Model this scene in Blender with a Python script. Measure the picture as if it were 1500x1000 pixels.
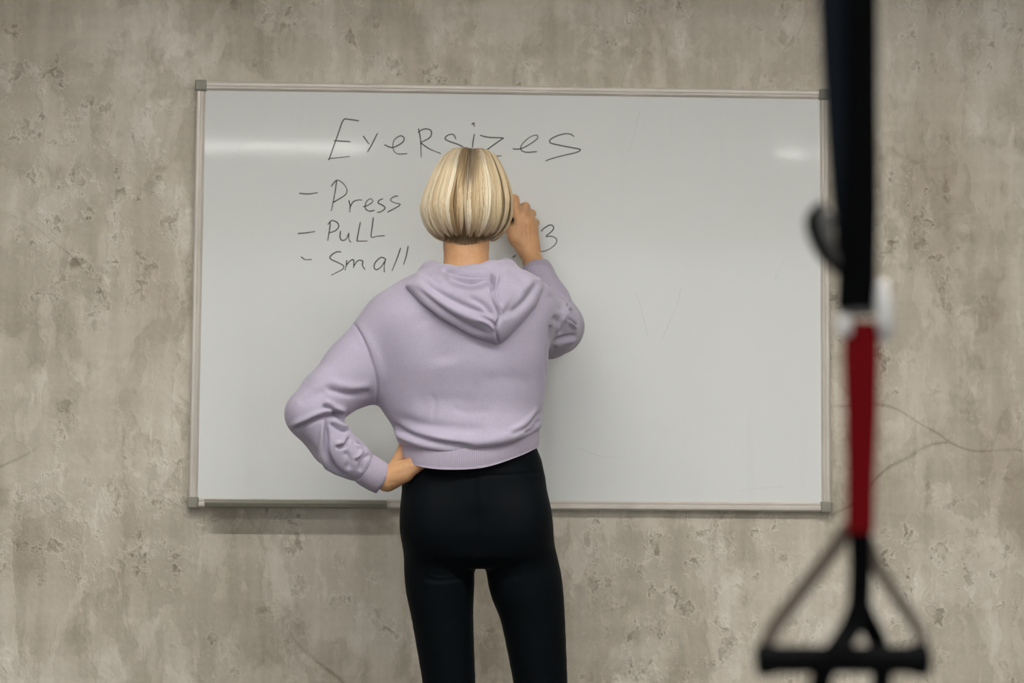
import bpy, math, random
import numpy as np
from mathutils import Vector, Matrix

for o in list(bpy.data.objects):
    bpy.data.objects.remove(o)
scene = bpy.context.scene
COL = scene.collection
rnd = random.Random(7)
rng = np.random.default_rng(7)

# ------------------------------------------------------------------ camera
F = 2591.0                                       # focal length in pixels of the 1500 x 1000 frame
CAM = np.array([-0.136, -4.161, 0.980])
YAW, PITCH, ROLL = math.radians(1.86), math.radians(3.79), math.radians(0.44)
_fw = np.array([math.sin(YAW)*math.cos(PITCH), math.cos(YAW)*math.cos(PITCH), math.sin(PITCH)])
_rt = np.array([math.cos(YAW), -math.sin(YAW), 0.0])
_up = np.cross(_rt, _fw)
RT = _rt*math.cos(ROLL) + _up*math.sin(ROLL)
UP = -_rt*math.sin(ROLL) + _up*math.cos(ROLL)
FW = _fw
cam_data = bpy.data.cameras.new('camera')
cam = bpy.data.objects.new('camera', cam_data)
COL.objects.link(cam)
cam.matrix_world = Matrix(((RT[0], UP[0], -FW[0], CAM[0]), (RT[1], UP[1], -FW[1], CAM[1]),
                           (RT[2], UP[2], -FW[2], CAM[2]), (0, 0, 0, 1)))
cam_data.sensor_width = 36.0
cam_data.lens = F/1500.0*36.0
cam_data.clip_start = 0.05
cam_data.dof.use_dof = True
cam_data.dof.focus_distance = 3.80
cam_data.dof.aperture_fstop = 2.5
scene.camera = cam

def P(px, py, y):
    """point of the room that stands at depth y behind pixel (px, py) - used only to read positions off the photo"""
    d = FW + RT*((px-750.0)/F) + UP*((500.0-py)/F)
    t = (y-CAM[1])/d[1]
    return CAM + d*t

def SC(y):
    """pixels per metre at depth y"""
    return F/(y-CAM[1])

def proj(V):
    d = V-CAM
    w = d@FW
    return 750+F*(d@RT)/w, 500-F*(d@UP)/w

# ------------------------------------------------------------------ world, exposure
world = bpy.data.worlds.new('world'); scene.world = world
world.use_nodes = True
world.node_tree.nodes['Background'].inputs[0].default_value = (0.93, 0.97, 1.0, 1)
world.node_tree.nodes['Background'].inputs[1].default_value = 1.6
scene.view_settings.view_transform = 'Standard'
scene.view_settings.look = 'None'
scene.view_settings.gamma = 1.0
scene.view_settings.use_curve_mapping = False
scene.view_settings.exposure = 0.36
scene.cycles.use_denoising = True
scene.cycles.max_bounces = 6
scene.cycles.diffuse_bounces = 3
LAMP_NEAR, LAMP_FILL, LAMP_FAR = 84.0, 33.0, 16.0

# the window wall behind the camera: its opening is a light portal for the sky
ROOM = dict(x0=-3.6, x1=3.6, y0=-8.2, y1=0.0, z1=3.1)
WIN = dict(x0=-3.1, x1=3.1, z0=0.35, z1=2.55)
pd = bpy.data.lights.new('window_portal', 'AREA')
pd.shape = 'RECTANGLE'; pd.size = WIN['x1']-WIN['x0']; pd.size_y = WIN['z1']-WIN['z0']
pd.cycles.is_portal = True
po = bpy.data.objects.new('window_portal', pd); COL.objects.link(po)
po.location = (0, ROOM['y0']-0.02, (WIN['z0']+WIN['z1'])/2)
po.rotation_euler = (math.radians(90), 0, 0)      # shines towards +y

# ------------------------------------------------------------------ material helpers
def srgb(r, g, b):
    f = lambda c: (c/255/12.92) if c/255 <= 0.04045 else ((c/255+0.055)/1.055)**2.4
    return (f(r), f(g), f(b), 1)

class NT:
    def __init__(s, name):
        s.m = bpy.data.materials.new(name); s.m.use_nodes = True
        s.t = s.m.node_tree; s.n = s.t.nodes; s.l = s.t.links
        s.b = s.n['Principled BSDF']
    def node(s, typ, **kw):
        n = s.n.new(typ)
        for k, v in kw.items():
            if k == 'inp':
                for kk, vv in v.items():
                    if hasattr(vv, 'is_output'): s.l.new(vv, n.inputs[kk])
                    else: n.inputs[kk].default_value = vv
            else: setattr(n, k, v)
        return n
    def math(s, op, a, b=None, c=None, clamp=False):
        n = s.n.new('ShaderNodeMath'); n.operation = op; n.use_clamp = clamp
        for i, v in enumerate((a, b, c)):
            if v is None: continue
            if hasattr(v, 'is_output'): s.l.new(v, n.inputs[i])
            else: n.inputs[i].default_value = v
        return n.outputs[0]
    def ramp(s, fac, stops, interp='LINEAR'):
        n = s.n.new('ShaderNodeValToRGB'); n.color_ramp.interpolation = interp
        e = n.color_ramp.elements
        while len(e) > len(stops): e.remove(e[-1])
        while len(e) < len(stops): e.new(0.5)
        for el, (p, c) in zip(e, stops):
            el.position = p; el.color = c if len(c) == 4 else (*c, 1)
        s.l.new(fac, n.inputs[0]); return n.outputs[0]
    def noise(s, vec, scale, detail=4, rough=0.55, dist=0.0, lac=2.0):
        n = s.n.new('ShaderNodeTexNoise')
        n.inputs['Scale'].default_value = scale; n.inputs['Detail'].default_value = detail
        n.inputs['Roughness'].default_value = rough; n.inputs['Distortion'].default_value = dist
        n.inputs['Lacunarity'].default_value = lac
        s.l.new(vec, n.inputs['Vector']); return n.outputs[0]
    def map(s, vec, scale=(1, 1, 1), loc=(0, 0, 0), rot=(0, 0, 0)):
        n = s.n.new('ShaderNodeMapping'); s.l.new(vec, n.inputs[0])
        n.inputs['Location'].default_value = loc; n.inputs['Rotation'].default_value = rot
        n.inputs['Scale'].default_value = scale; return n.outputs[0]
    def mix(s, fac, a, b, blend='MIX'):
        n = s.n.new('ShaderNodeMix'); n.data_type = 'RGBA'; n.blend_type = blend
        for i, v in ((0, fac), (6, a), (7, b)):
            if hasattr(v, 'is_output'): s.l.new(v, n.inputs[i])
            else: n.inputs[i].default_value = v
        return n.outputs[2]
    def obj(s):
        return s.n.new('ShaderNodeTexCoord').outputs['Object']
    def attr(s, name):
        n = s.n.new('ShaderNodeAttribute'); n.attribute_name = name; return n
    def bump(s, h, strength=0.3, dist=0.01):
        n = s.n.new('ShaderNodeBump'); n.inputs['Strength'].default_value = strength
        n.inputs['Distance'].default_value = dist; s.l.new(h, n.inputs['Height'])
        s.l.new(n.outputs[0], s.b.inputs['Normal']); return n
    def set(s, **kw):
        names = dict(col='Base Color', rough='Roughness', metal='Metallic', spec='Specular IOR Level',
                     sheen='Sheen Weight', sheenr='Sheen Roughness', sss='Subsurface Weight', coat='Coat Weight',
                     coatr='Coat Roughness', aniso='Anisotropic')
        for k, v in kw.items():
            i = s.b.inputs[names[k]]
            if hasattr(v, 'is_output'): s.l.new(v, i)
            else: i.default_value = v
        return s

def simple(name, col, rough=0.6, metal=0.0, spec=0.5, grain=0.05, scale=60.0, bump=0.0):
    t = NT(name); o = t.obj()
    n = t.noise(o, scale, 3)
    lo = tuple(c*(1-grain) for c in col[:3]); hi = tuple(min(1, c*(1+grain)) for c in col[:3])
    t.set(col=t.ramp(n, [(0.3, lo), (0.7, hi)]), rough=rough, metal=metal, spec=spec)
    if bump: t.bump(n, bump, 0.002)
    return t.m

# ------------------------------------------------------------------ object helpers
def link(o, parent=None):
    COL.objects.link(o)
    if parent is not None: o.parent = parent
    return o
def empty(name, loc=(0, 0, 0)):
    e = bpy.data.objects.new(name, None); e.empty_display_size = 0.1; e.location = loc
    return link(e)
def tag(o, label=None, cat=None, group=None, kind=None):
    if label: o['label'] = label
    if cat: o['category'] = cat
    if group: o['group'] = group
    if kind: o['kind'] = kind
    return o
def mesh_obj(name, V, faces, mat, parent=None, smooth=False, attrs=None):
    """V in world coordinates; stored relative to the parent's location"""
    V = np.asarray(V, float)
    if parent is not None:
        p = parent; off = Vector((0, 0, 0))
        while p is not None:
            off += p.location; p = p.parent
        V = V - np.array(off)
    me = bpy.data.meshes.new(name)
    me.from_pydata(V.tolist() if len(V) < 200 else V, [], faces.tolist() if hasattr(faces, 'tolist') else faces)
    me.validate()
    if smooth: me.polygons.foreach_set('use_smooth', np.ones(len(me.polygons), bool))
    if attrs:
        for k, a in attrs.items():
            a = np.asarray(a, np.float32)
            at = me.attributes.new(k, 'FLOAT', 'POINT'); at.data.foreach_set('value', a)
    me.materials.append(mat)
    me.update()
    return link(bpy.data.objects.new(name, me), parent)

class MB:
    """collects shapes for one mesh"""
    def __init__(s): s.v = []; s.f = []
    def add(s, V, Fs):
        b = len(s.v); s.v += [tuple(map(float, p)) for p in V]; s.f += [tuple(b+i for i in f) for f in Fs]; return s
    def box(s, a, b, bev=0.0):
        (x0, y0, z0), (x1, y1, z1) = a, b
        if bev <= 0:
            V = [(x, y, z) for z in (z0, z1) for y in (y0, y1) for x in (x0, x1)]
            return s.add(V, [(0, 2, 3, 1), (4, 5, 7, 6), (0, 1, 5, 4), (2, 6, 7, 3), (0, 4, 6, 2), (1, 3, 7, 5)])
        import bmesh
        bm = bmesh.new(); bmesh.ops.create_cube(bm, size=1.0)
        for v in bm.verts:
            v.co = Vector(((x0+x1)/2+v.co.x*(x1-x0), (y0+y1)/2+v.co.y*(y1-y0), (z0+z1)/2+v.co.z*(z1-z0)))
        bmesh.ops.bevel(bm, geom=bm.edges[:], offset=bev, segments=3, affect='EDGES', profile=0.6)
        bm.verts.index_update()
        s.add([v.co for v in bm.verts], [[v.index for v in f.verts] for f in bm.faces]); bm.free(); return s
    def sweep(s, pts, prof, side=None, closed=False, cap=True):
        """sweep profile rings; pts: (n,3); prof: (n,m,2) or (m,2) offsets in (side, normal)"""
        pts = np.asarray(pts, float); n = len(pts); prof = np.asarray(prof, float)
        if prof.ndim == 2: prof = np.repeat(prof[None], n, 0)
        m = prof.shape[1]
        T = np.roll(pts, -1, 0)-np.roll(pts, 1, 0) if closed else np.gradient(pts, axis=0)
        T /= np.linalg.norm(T, axis=1)[:, None]+1e-12
        V = []
        prev = None
        for i in range(n):
            a = np.asarray(side if side is not None else (prev if prev is not None else (np.array([1, 0, 0]) if abs(T[i][0]) < .9 else np.array([0, 0, 1]))), float)
            a = a-T[i]*(a@T[i]); a /= np.linalg.norm(a)+1e-12
            if side is None: prev = a
            b = np.cross(T[i], a)
            for q in prof[i]: V.append(pts[i]+a*q[0]+b*q[1])
        Fs = []
        for i in range(n if closed else n-1):
            j = (i+1) % n
            for k in range(m):
                l = (k+1) % m
                Fs.append((i*m+k, i*m+l, j*m+l, j*m+k))
        if cap and not closed:
            Fs.append(tuple(range(m-1, -1, -1))); Fs.append(tuple((n-1)*m+k for k in range(m)))
        return s.add(V, Fs)
    def tube(s, pts, r, seg=12, **kw):
        pts = np.asarray(pts, float); r = np.broadcast_to(np.asarray(r, float), (len(pts),))
        a = np.linspace(0, 2*np.pi, seg, endpoint=False)
        c = np.stack([np.cos(a), np.sin(a)], 1)
        return s.sweep(pts, c[None]*r[:, None, None], **kw)
    def strap(s, pts, w, t, side, **kw):
        pts = np.asarray(pts, float); w = np.broadcast_to(np.asarray(w, float), (len(pts),))
        c = np.array([(-.5, -.5), (-.46, -.5), (.46, -.5), (.5, -.5), (.5, .5), (.46, .5), (-.46, .5), (-.5, .5)])
        pr = np.stack([c*np.array([wi, t]) for wi in w])
        pr[:, [0, 3, 4, 7], 1] *= 0.45
        return s.sweep(pts, pr, side=side, **kw)
    def build(s, name, mat, parent=None, smooth=False, bevel=0.0):
        o = mesh_obj(name, np.array(s.v), s.f, mat, parent, smooth)
        if bevel:
            mo = o.modifiers.new('bevel', 'BEVEL'); mo.width = bevel; mo.segments = 2; mo.limit_method = 'ANGLE'
        return o

def catmull(pts, n):
    pts = np.asarray(pts, float)
    if len(pts) == 2: return pts[0]+(pts[1]-pts[0])*np.linspace(0, 1, n)[:, None]
    Q = np.vstack([2*pts[0]-pts[1], pts, 2*pts[-1]-pts[-2]])
    k = len(pts)-1; out = []
    for u in np.linspace(0, k-1e-9, n):
        i = int(u); t = u-i; p0, p1, p2, p3 = Q[i:i+4]
        out.append(.5*((2*p1)+(-p0+p2)*t+(2*p0-5*p1+4*p2-p3)*t*t+(-p0+3*p1-3*p2+p3)*t**3))
    return np.array(out)

# ------------------------------------------------------------------ materials
def mat_plaster():
    t = NT('trowelled_plaster'); o = t.obj()
    def warp(vec, scale, amt, detail=2.0):
        nc = t.node('ShaderNodeTexNoise', inp={'Scale': scale, 'Detail': detail}); t.l.new(vec, nc.inputs['Vector'])
        sb = t.node('ShaderNodeVectorMath', operation='SUBTRACT', inp={1: (.5, .5, .5)}); t.l.new(nc.outputs['Color'], sb.inputs[0])
        sc = t.node('ShaderNodeVectorMath', operation='SCALE', inp={3: amt}); t.l.new(sb.outputs[0], sc.inputs[0])
        ad = t.node('ShaderNodeVectorMath', operation='ADD'); t.l.new(vec, ad.inputs[0]); t.l.new(sc.outputs[0], ad.inputs[1])
        return ad.outputs[0]
    st = lambda v, a, b, lo=0.0, hi=1.0: t.ramp(v, [(a, (lo,)*3), (b, (hi,)*3)])
    ow = warp(o, 17, .045, 3.0)
    # broad cloudy tone
    big = t.noise(t.map(o, (1.0, 1, 0.7)), 1.9, 3, 0.5, 0.3)
    # light skim coat with ragged edges over a darker coat
    sk = t.noise(t.map(ow, (1.0, 1, 0.62), (3, 1, 7)), 3.6, 6, 0.60, 0.5)
    skim = st(sk, 0.475, 0.535)
    sk2 = t.noise(t.map(ow, (1.5, 1, 0.55), (8, 2, 3)), 6.5, 5, 0.58, 0.3)
    skim2 = st(sk2, 0.53, 0.575)
    edge = t.math('SUBTRACT', 1.0, t.math('MULTIPLY', t.math('ABSOLUTE', t.math('SUBTRACT', sk, 0.487)), 75.0), clamp=True)
    # trowel sweeps: vertical and horizontal soft streaks
    vs = t.noise(t.map(o, (13, 1, 1.0)), 1.5, 3, 0.6)
    hs = t.noise(t.map(o, (1.0, 1, 9.0), (5, 0, 2)), 1.5, 2, 0.6)
    fine = t.noise(o, 70, 3, 0.62)
    # clusters of torn pockets with pale rims
    clus = t.noise(t.map(o, (1, 1, 0.85), (9, 2, 4)), 4.3, 3, 0.55, 0.4)
    clm = st(clus, 0.46, 0.58)
    rag = t.noise(t.map(ow, (1.0, 1, 0.8), (1, 5, 2)), 19.0, 5, 0.68, 0.0)
    brk = st(t.noise(t.map(ow, (1, 1, 1), (3, 3, 5)), 48, 2, 0.6), 0.40, 0.60, 0.15, 1.0)
    dark = t.math('MULTIPLY', t.math('MULTIPLY', st(rag, 0.565, 0.61), clm), brk, clamp=True)
    rim = t.math('MULTIPLY', t.math('SUBTRACT', st(rag, 0.515, 0.55), st(rag, 0.565, 0.61)), clm, clamp=True)
    # lone pale flecks and blotches
    cl2 = st(t.noise(t.map(o, (1, 1, .9), (2, 6, 1)), 3.0, 3, .5, .3), 0.48, 0.70)
    rag2 = t.noise(t.map(ow, (1.0, 1, 0.75), (7, 3, 9)), 8.5, 5, 0.64, 0.0)
    pale = t.math('MULTIPLY', st(rag2, 0.53, 0.575), cl2, clamp=True)
    # brown water stains
    stain = st(t.noise(t.map(o, (1.6, 1, 0.55), (4, 8, 1)), 2.4, 4, .55, .4), 0.52, 0.72)
    # long hair cracks
    ved = t.node('ShaderNodeTexVoronoi', feature='DISTANCE_TO_EDGE', inp={'Scale': 1.25})
    t.l.new(t.map(warp(o, 2.2, .35), (0.55, 1, 1.0), (4.2, 0, 1.75)), ved.inputs['Vector'])
    crk = t.math('MULTIPLY', t.ramp(ved.outputs['Distance'], [(0.0, (1, 1, 1)), (0.0055, (0, 0, 0))]), st(t.noise(o, 2.6, 2, 0.5), 0.46, 0.60), clamp=True)
    tone = t.math('MULTIPLY', t.math('SUBTRACT', big, .5), 0.55)
    for v, k in ((skim, 0.13), (skim2, 0.11), (vs, 0.35), (hs, 0.24), (fine, 0.16)):
        tone = t.math('ADD', tone, t.math('MULTIPLY', t.math('SUBTRACT', v, 0.5), k))
    for v, k in ((edge, -0.035), (dark, -0.22), (rim, 0.15), (pale, 0.20), (stain, -0.12), (crk, -0.22)):
        tone = t.math('ADD', tone, t.math('MULTIPLY', v, k))
    tone = t.math('ADD', tone, 0.5, clamp=True)
    col = t.ramp(tone, [(0.10, srgb(140, 130, 113)), (0.36, srgb(182, 174, 158)), (0.52, srgb(203, 195, 180)), (0.80, srgb(228, 222, 210))])
    col = t.mix(t.math('MULTIPLY', stain, 0.30), col, srgb(176, 160, 140))
    t.set(col=col, rough=0.70, spec=0.3)
    h = t.math('ADD', t.math('MULTIPLY', pale, 0.6), t.math('MULTIPLY', skim2, 0.5))
    for v, k in ((dark, -0.8), (rim, 0.4), (fine, 0.5)):
        h = t.math('ADD', h, t.math('MULTIPLY', v, k))
    t.bump(h, 0.6, 0.005)
    return t.m

def mat_board():
    t = NT('whiteboard_enamel'); o = t.obj()
    n = t.noise(t.map(o, (22, 1, 1.2)), 1.5, 3, 0.5)
    sm = t.noise(o, 3.0, 3, 0.5, 0.5)
    fac = t.math('MULTIPLY', t.ramp(n, [(0.55, (0, 0, 0)), (0.8, (1, 1, 1))]), t.ramp(sm, [(0.5, (0, 0, 0)), (0.7, (0.35, 0.35, 0.35))]))
    col = t.mix(fac, (0.70, 0.71, 0.69, 1), (0.62, 0.625, 0.61, 1))
    t.set(col=col, rough=0.38, spec=0.3, coat=0.6, coatr=0.05)
    t.bump(t.noise(o, 1.6, 1, 0.4), 0.05, 0.02)
    return t.m

def mat_fabric(name, c, rib=False):
    t = NT(name); o = t.obj()
    n = t.noise(o, 420, 2, 0.6); big = t.noise(o, 9, 3, 0.5)
    f = t.math('ADD', t.math('MULTIPLY', n, 0.5), t.math('MULTIPLY', big, 0.5))
    lo = tuple(x*0.90 for x in c[:3]); hi = tuple(min(1, x*1.08) for x in c[:3])
    col = t.ramp(f, [(0.35, lo), (0.65, hi)])
    t.set(rough=0.92, spec=0.15, sheen=0.25, sheenr=0.4)
    if rib:
        a = t.attr('rib').outputs['Fac']
        w = t.math('SINE', t.math('MULTIPLY', a, 2*math.pi))
        h = t.math('ADD', t.math('MULTIPLY', w, 0.5), t.math('MULTIPLY', n, 0.2))
        col = t.mix(t.math('MULTIPLY_ADD', w, -0.05, 0.05), col, (*[x*0.5 for x in c[:3]], 1))
        t.set(col=col); t.bump(h, 0.35, 0.0010)
    else:
        t.set(col=col); t.bump(t.math('ADD', n, t.math('MULTIPLY', t.noise(o, 45, 3), 1.2)), 0.25, 0.0012)
    return t.m

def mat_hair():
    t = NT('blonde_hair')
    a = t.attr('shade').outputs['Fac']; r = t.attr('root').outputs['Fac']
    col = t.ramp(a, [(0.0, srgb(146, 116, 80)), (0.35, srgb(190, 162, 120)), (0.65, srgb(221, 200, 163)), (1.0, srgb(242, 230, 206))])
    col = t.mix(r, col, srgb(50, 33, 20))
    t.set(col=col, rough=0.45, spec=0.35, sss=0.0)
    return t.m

def mat_skin():
    t = NT('skin'); o = t.obj()
    n = t.noise(o, 28, 4, 0.55); v = t.noise(o, 160, 3)
    col = t.ramp(t.math('ADD', t.math('MULTIPLY', n, 0.7), t.math('MULTIPLY', v, 0.3)),
                 [(0.3, srgb(182, 134, 95)), (0.55, srgb(197, 151, 109)), (0.75, srgb(206, 163, 123))])
    t.set(col=col, rough=0.5, spec=0.4, sss=0.08)
    t.b.inputs['Subsurface Radius'].default_value = (0.012, 0.005, 0.003)
    t.b.inputs['Subsurface Scale'].default_value = 0.5
    t.bump(v, 0.15, 0.0012)
    return t.m

M = {}
M['plaster'] = mat_plaster()
M['board'] = mat_board()
M['alu'] = simple('pale_aluminium', srgb(205, 198, 188), 0.38, 0.15, 0.5, 0.08, 9)
M['cap'] = simple('grey_plastic', srgb(138, 136, 124), 0.5, 0, 0.4, 0.05)
M['tray'] = simple('tray_plastic', srgb(132, 130, 116), 0.45, 0, 0.4, 0.04)
M['ink'] = simple('dry_marker_ink', srgb(62, 64, 58), 0.6, 0, 0.3, 0.35, 120)
M['ghost'] = simple('half_wiped_ink', srgb(207, 208, 204), 0.5, 0, 0.3, 0.05, 80)
LAV = srgb(174, 167, 185)
M['fleece'] = mat_fabric('lavender_fleece', LAV)
M['rib'] = mat_fabric('lavender_rib', srgb(170, 161, 178), True)
M['seam'] = mat_fabric('lavender_seam', srgb(150, 138, 160))
M['skin'] = mat_skin()
M['hair'] = mat_hair()
t = NT('legging_black'); o_ = t.obj()
t.set(col=t.ramp(t.noise(o_, 300, 2), [(0.3, (0.0018, 0.0030, 0.0042, 1)), (0.7, (0.0032, 0.0048, 0.0066, 1))]), rough=0.62, spec=0.05, sheen=0.008, sheenr=0.35)
t.bump(t.noise(o_, 500, 2), 0.1, 0.001); M['legging'] = t.m
M['black_web'] = simple('black_webbing', (0.0012, 0.0015, 0.002), 0.85, 0, 0.06, 0.3, 300, 0.3)
M['navy_web'] = simple('navy_webbing', (0.0055, 0.009, 0.0145), 0.8, 0, 0.10, 0.3, 300, 0.3)
M['red_web'] = simple('red_webbing', (0.14, 0.0012, 0.003), 0.8, 0, 0.1, 0.15, 250, 0.3)
M['taupe_web'] = simple('taupe_webbing', srgb(104, 94, 84), 0.8, 0, 0.3, 0.12, 200, 0.3)
M['steel'] = simple('brushed_steel', srgb(206, 206, 205), 0.45, 0.3, 0.5, 0.05, 60)
M['dark_steel'] = simple('dark_buckle', srgb(76, 76, 76), 0.45, 0.4, 0.5, 0.08, 60)
M['rubber'] = simple('black_rubber', (0.002, 0.0025, 0.003), 0.85, 0, 0.1, 0.2, 200, 0.4)
M['wall_paint'] = simple('side_wall_plaster', srgb(178, 172, 160), 0.85, 0, 0.3, 0.08, 3)
M['floor'] = simple('rubber_gym_floor', srgb(92, 90, 88), 0.7, 0, 0.3, 0.2, 40)
M['ceil'] = simple('ceiling_paint', srgb(150, 146, 138), 0.9, 0, 0.2, 0.05, 3)
M['frame'] = simple('window_frame_dark', srgb(70, 70, 70), 0.5, 0.2)
M['shoe'] = simple('white_sneaker', srgb(220, 218, 212), 0.6, 0, 0.4, 0.04)
M['eye'] = simple('eye_white', srgb(225, 222, 216), 0.2)
M['iris'] = simple('iris', srgb(80, 92, 100), 0.2)
M['housing'] = simple('lamp_housing', srgb(210, 210, 208), 0.5, 0.2)
def emit(name, strength, col=(1.0, 0.975, 0.93, 1)):
    t = NT(name); t.set(col=(0.8, 0.8, 0.8, 1))
    t.b.inputs['Emission Color'].default_value = col; t.b.inputs['Emission Strength'].default_value = strength
    return t.m
M['glow_near'] = emit('lamp_glow_near', LAMP_NEAR)
M['glow_fill'] = emit('fill_lamp_glow', LAMP_FILL)
M['glow_far'] = emit('lamp_glow_far', LAMP_FAR)

# ------------------------------------------------------------------ the room
def struct(name, mb, mat):
    return tag(mb.build(name, mat), kind='structure')
R_ = ROOM
struct('floor', MB().box((R_['x0']-.2, R_['y0']-.2, -0.1), (R_['x1']+.2, .2, 0)), M['floor'])
struct('ceiling', MB().box((R_['x0']-.2, R_['y0']-.2, R_['z1']), (R_['x1']+.2, .2, R_['z1']+.1)), M['ceil'])
wb = struct('wall_back', MB().box((R_['x0']-.2, 0, 0), (R_['x1']+.2, .2, R_['z1'])), M['plaster'])
tag(wb, 'grey beige trowelled plaster wall behind the whiteboard', None)
struct('wall_left', MB().box((R_['x0']-.2, R_['y0'], 0), (R_['x0'], 0, R_['z1'])), M['wall_paint'])
struct('wall_right', MB().box((R_['x1'], R_['y0'], 0), (R_['x1']+.2, 0, R_['z1'])), M['wall_paint'])
w = MB(); y0, y1 = R_['y0']-.2, R_['y0']
w.box((R_['x0']-.2, y0, 0), (R_['x1']+.2, y1, WIN['z0'])).box((R_['x0']-.2, y0, WIN['z1']), (R_['x1']+.2, y1, R_['z1']))
w.box((R_['x0']-.2, y0, WIN['z0']), (WIN['x0'], y1, WIN['z1'])).box((WIN['x1'], y0, WIN['z0']), (R_['x1']+.2, y1, WIN['z1']))
struct('wall_front', w, M['wall_paint'])
w = MB()
for x in np.linspace(WIN['x0'], WIN['x1'], 5): w.box((x-.03, y0+.06, WIN['z0']), (x+.03, y0+.12, WIN['z1']))
for z in (WIN['z0']+.03, WIN['z1']-.03): w.box((WIN['x0'], y0+.06, z-.03), (WIN['x1'], y0+.12, z+.03))
struct('window_1', w, M['frame'])

# ceiling lamps: linear fixtures under the ceiling; the middle pair is added fill
def lamp(x, y, length, glow, label, z=3.0, added_shields=False):
    e = empty('ceiling_lamp', (x, y, z)); tag(e, label, 'lamp', 'linear ceiling lamps')
    MB().box((x-length/2, y-.06, z), (x+length/2, y+.06, z+.06), .01).build('housing', M['housing'], e)
    MB().box((x-length/2+.02, y-.05, z-.02), (x+length/2-.02, y+.05, z+.0)).build('diffuser', glow, e)
    for s in (-1, 1):
        if added_shields: MB().box((x-length/2, y+s*.058-.003, z-.062), (x+length/2, y+s*.058+.003, z+.005)).build('added_light_shield', M['housing'], e)  # plates added to cut the lamp's light off the upper wall
        MB().tube([(x+s*length*.4, y, z+.06), (x+s*length*.4, y, R_['z1'])], .006, 8).build('hanger', M['housing'], e)
    return e
lamp(0.1, -2.15, 3.8, M['glow_near'], 'long linear ceiling lamp nearest the whiteboard wall', added_shields=True)
lamp(-1.7, -4.7, 2.6, M['glow_fill'], 'added unseen fill lamp in the middle of the room, on the left')  # fill lamp added to brighten wall and figure, clear of the board's reflection
lamp(1.7, -4.7, 2.6, M['glow_fill'], 'added unseen fill lamp in the middle of the room, on the right')  # its twin, likewise added only for more light
lamp(-1.65, -7.3, 1.9, M['glow_far'], 'linear ceiling lamp near the windows, on the left')
lamp(2.06, -7.3, 0.20, M['glow_far'], 'short ceiling lamp near the windows, the inner of two on the right')
lamp(2.29, -7.3, 0.14, M['glow_far'], 'shortest ceiling lamp near the windows, the outer of two on the right')

# ------------------------------------------------------------------ whiteboard
BX0, BX1, BZ0, BZ1 = -0.75, 0.75, 0.862, 1.862
YB = -0.016                                       # writing surface
board = empty('whiteboard', (0, 0, BZ0))
tag(board, 'wide white dry erase board with pale aluminium frame hung on the plaster wall', 'whiteboard')
MB().box((BX0+.01, -.014, BZ0+.01), (BX1-.01, -.001, BZ1-.01)).build('backing', M['cap'], board)
MB().box((BX0+.012, YB, BZ0+.012), (BX1-.012, -.0135, BZ1-.012)).build('writing_surface', M['board'], board)
RAIL = 0.021
# rail profile (across, out): a rounded lip with a groove
pr = [(0, 0), (0, .019), (.004, .0225), (.010, .0225), (.012, .0205), (.0145, .0205), (.0165, .0215), (.0195, .0195), (RAIL, .0165), (RAIL, 0)]
def rail(p, q, inward):
    p, q = np.array(p, float), np.array(q, float); inward = np.array(inward, float)
    V = [pt+inward*a+np.array([0, -1.0, 0])*b for pt in (p, q) for a, b in pr]
    m = len(pr); Fs = [(k, (k+1) % m, m+(k+1) % m, m+k) for k in range(m)]+[tuple(range(m)), tuple(range(2*m-1, m-1, -1))]
    return MB().add(V, Fs).build('frame_rail', M['alu'], board)
CAP = 0.024
rail((BX0+CAP, 0, BZ1), (BX1-CAP, 0, BZ1), (0, 0, -1)); rail((BX1-CAP, 0, BZ0), (BX0+CAP, 0, BZ0), (0, 0, 1))
rail((BX0, 0, BZ0+CAP), (BX0, 0, BZ1-CAP), (1, 0, 0)); rail((BX1, 0, BZ1-CAP), (BX1, 0, BZ0+CAP), (-1, 0, 0))
for sx, x in ((1, BX0), (-1, BX1)):
    for sz, z in ((1, BZ0), (-1, BZ1)):
        a = sorted((x-sx*.003, x+sx*CAP)); b = sorted((z-sz*.003, z+sz*CAP))
        MB().box((a[0], -.0255, b[0]), (a[1], -.001, b[1]), .005).build('corner_cap', M['cap'], board, True)
# pen tray clipped on the lower rail
xa, xb = P(303, 736, -.03)[0], P(566, 738, -.03)[0]
trp = [(-.0225, .0165), (-.034, .0125), (-.052, .0105), (-.066, .013), (-.068, .019), (-.070, .019), (-.0705, .011), (-.066, .003), (-.052, .0), (-.034, -.001), (-.0225, .001)]
V = [(x, yy, BZ0+.001+zz) for x in (xa, xb) for yy, zz in trp]; m = len(trp)
Fs = [(k, m+k, m+(k+1) % m, (k+1) % m) for k in range(m)]+[tuple(range(m)), tuple(range(2*m-1, m-1, -1))]
MB().add(V, Fs).build('pen_tray', M['tray'], board)

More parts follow.
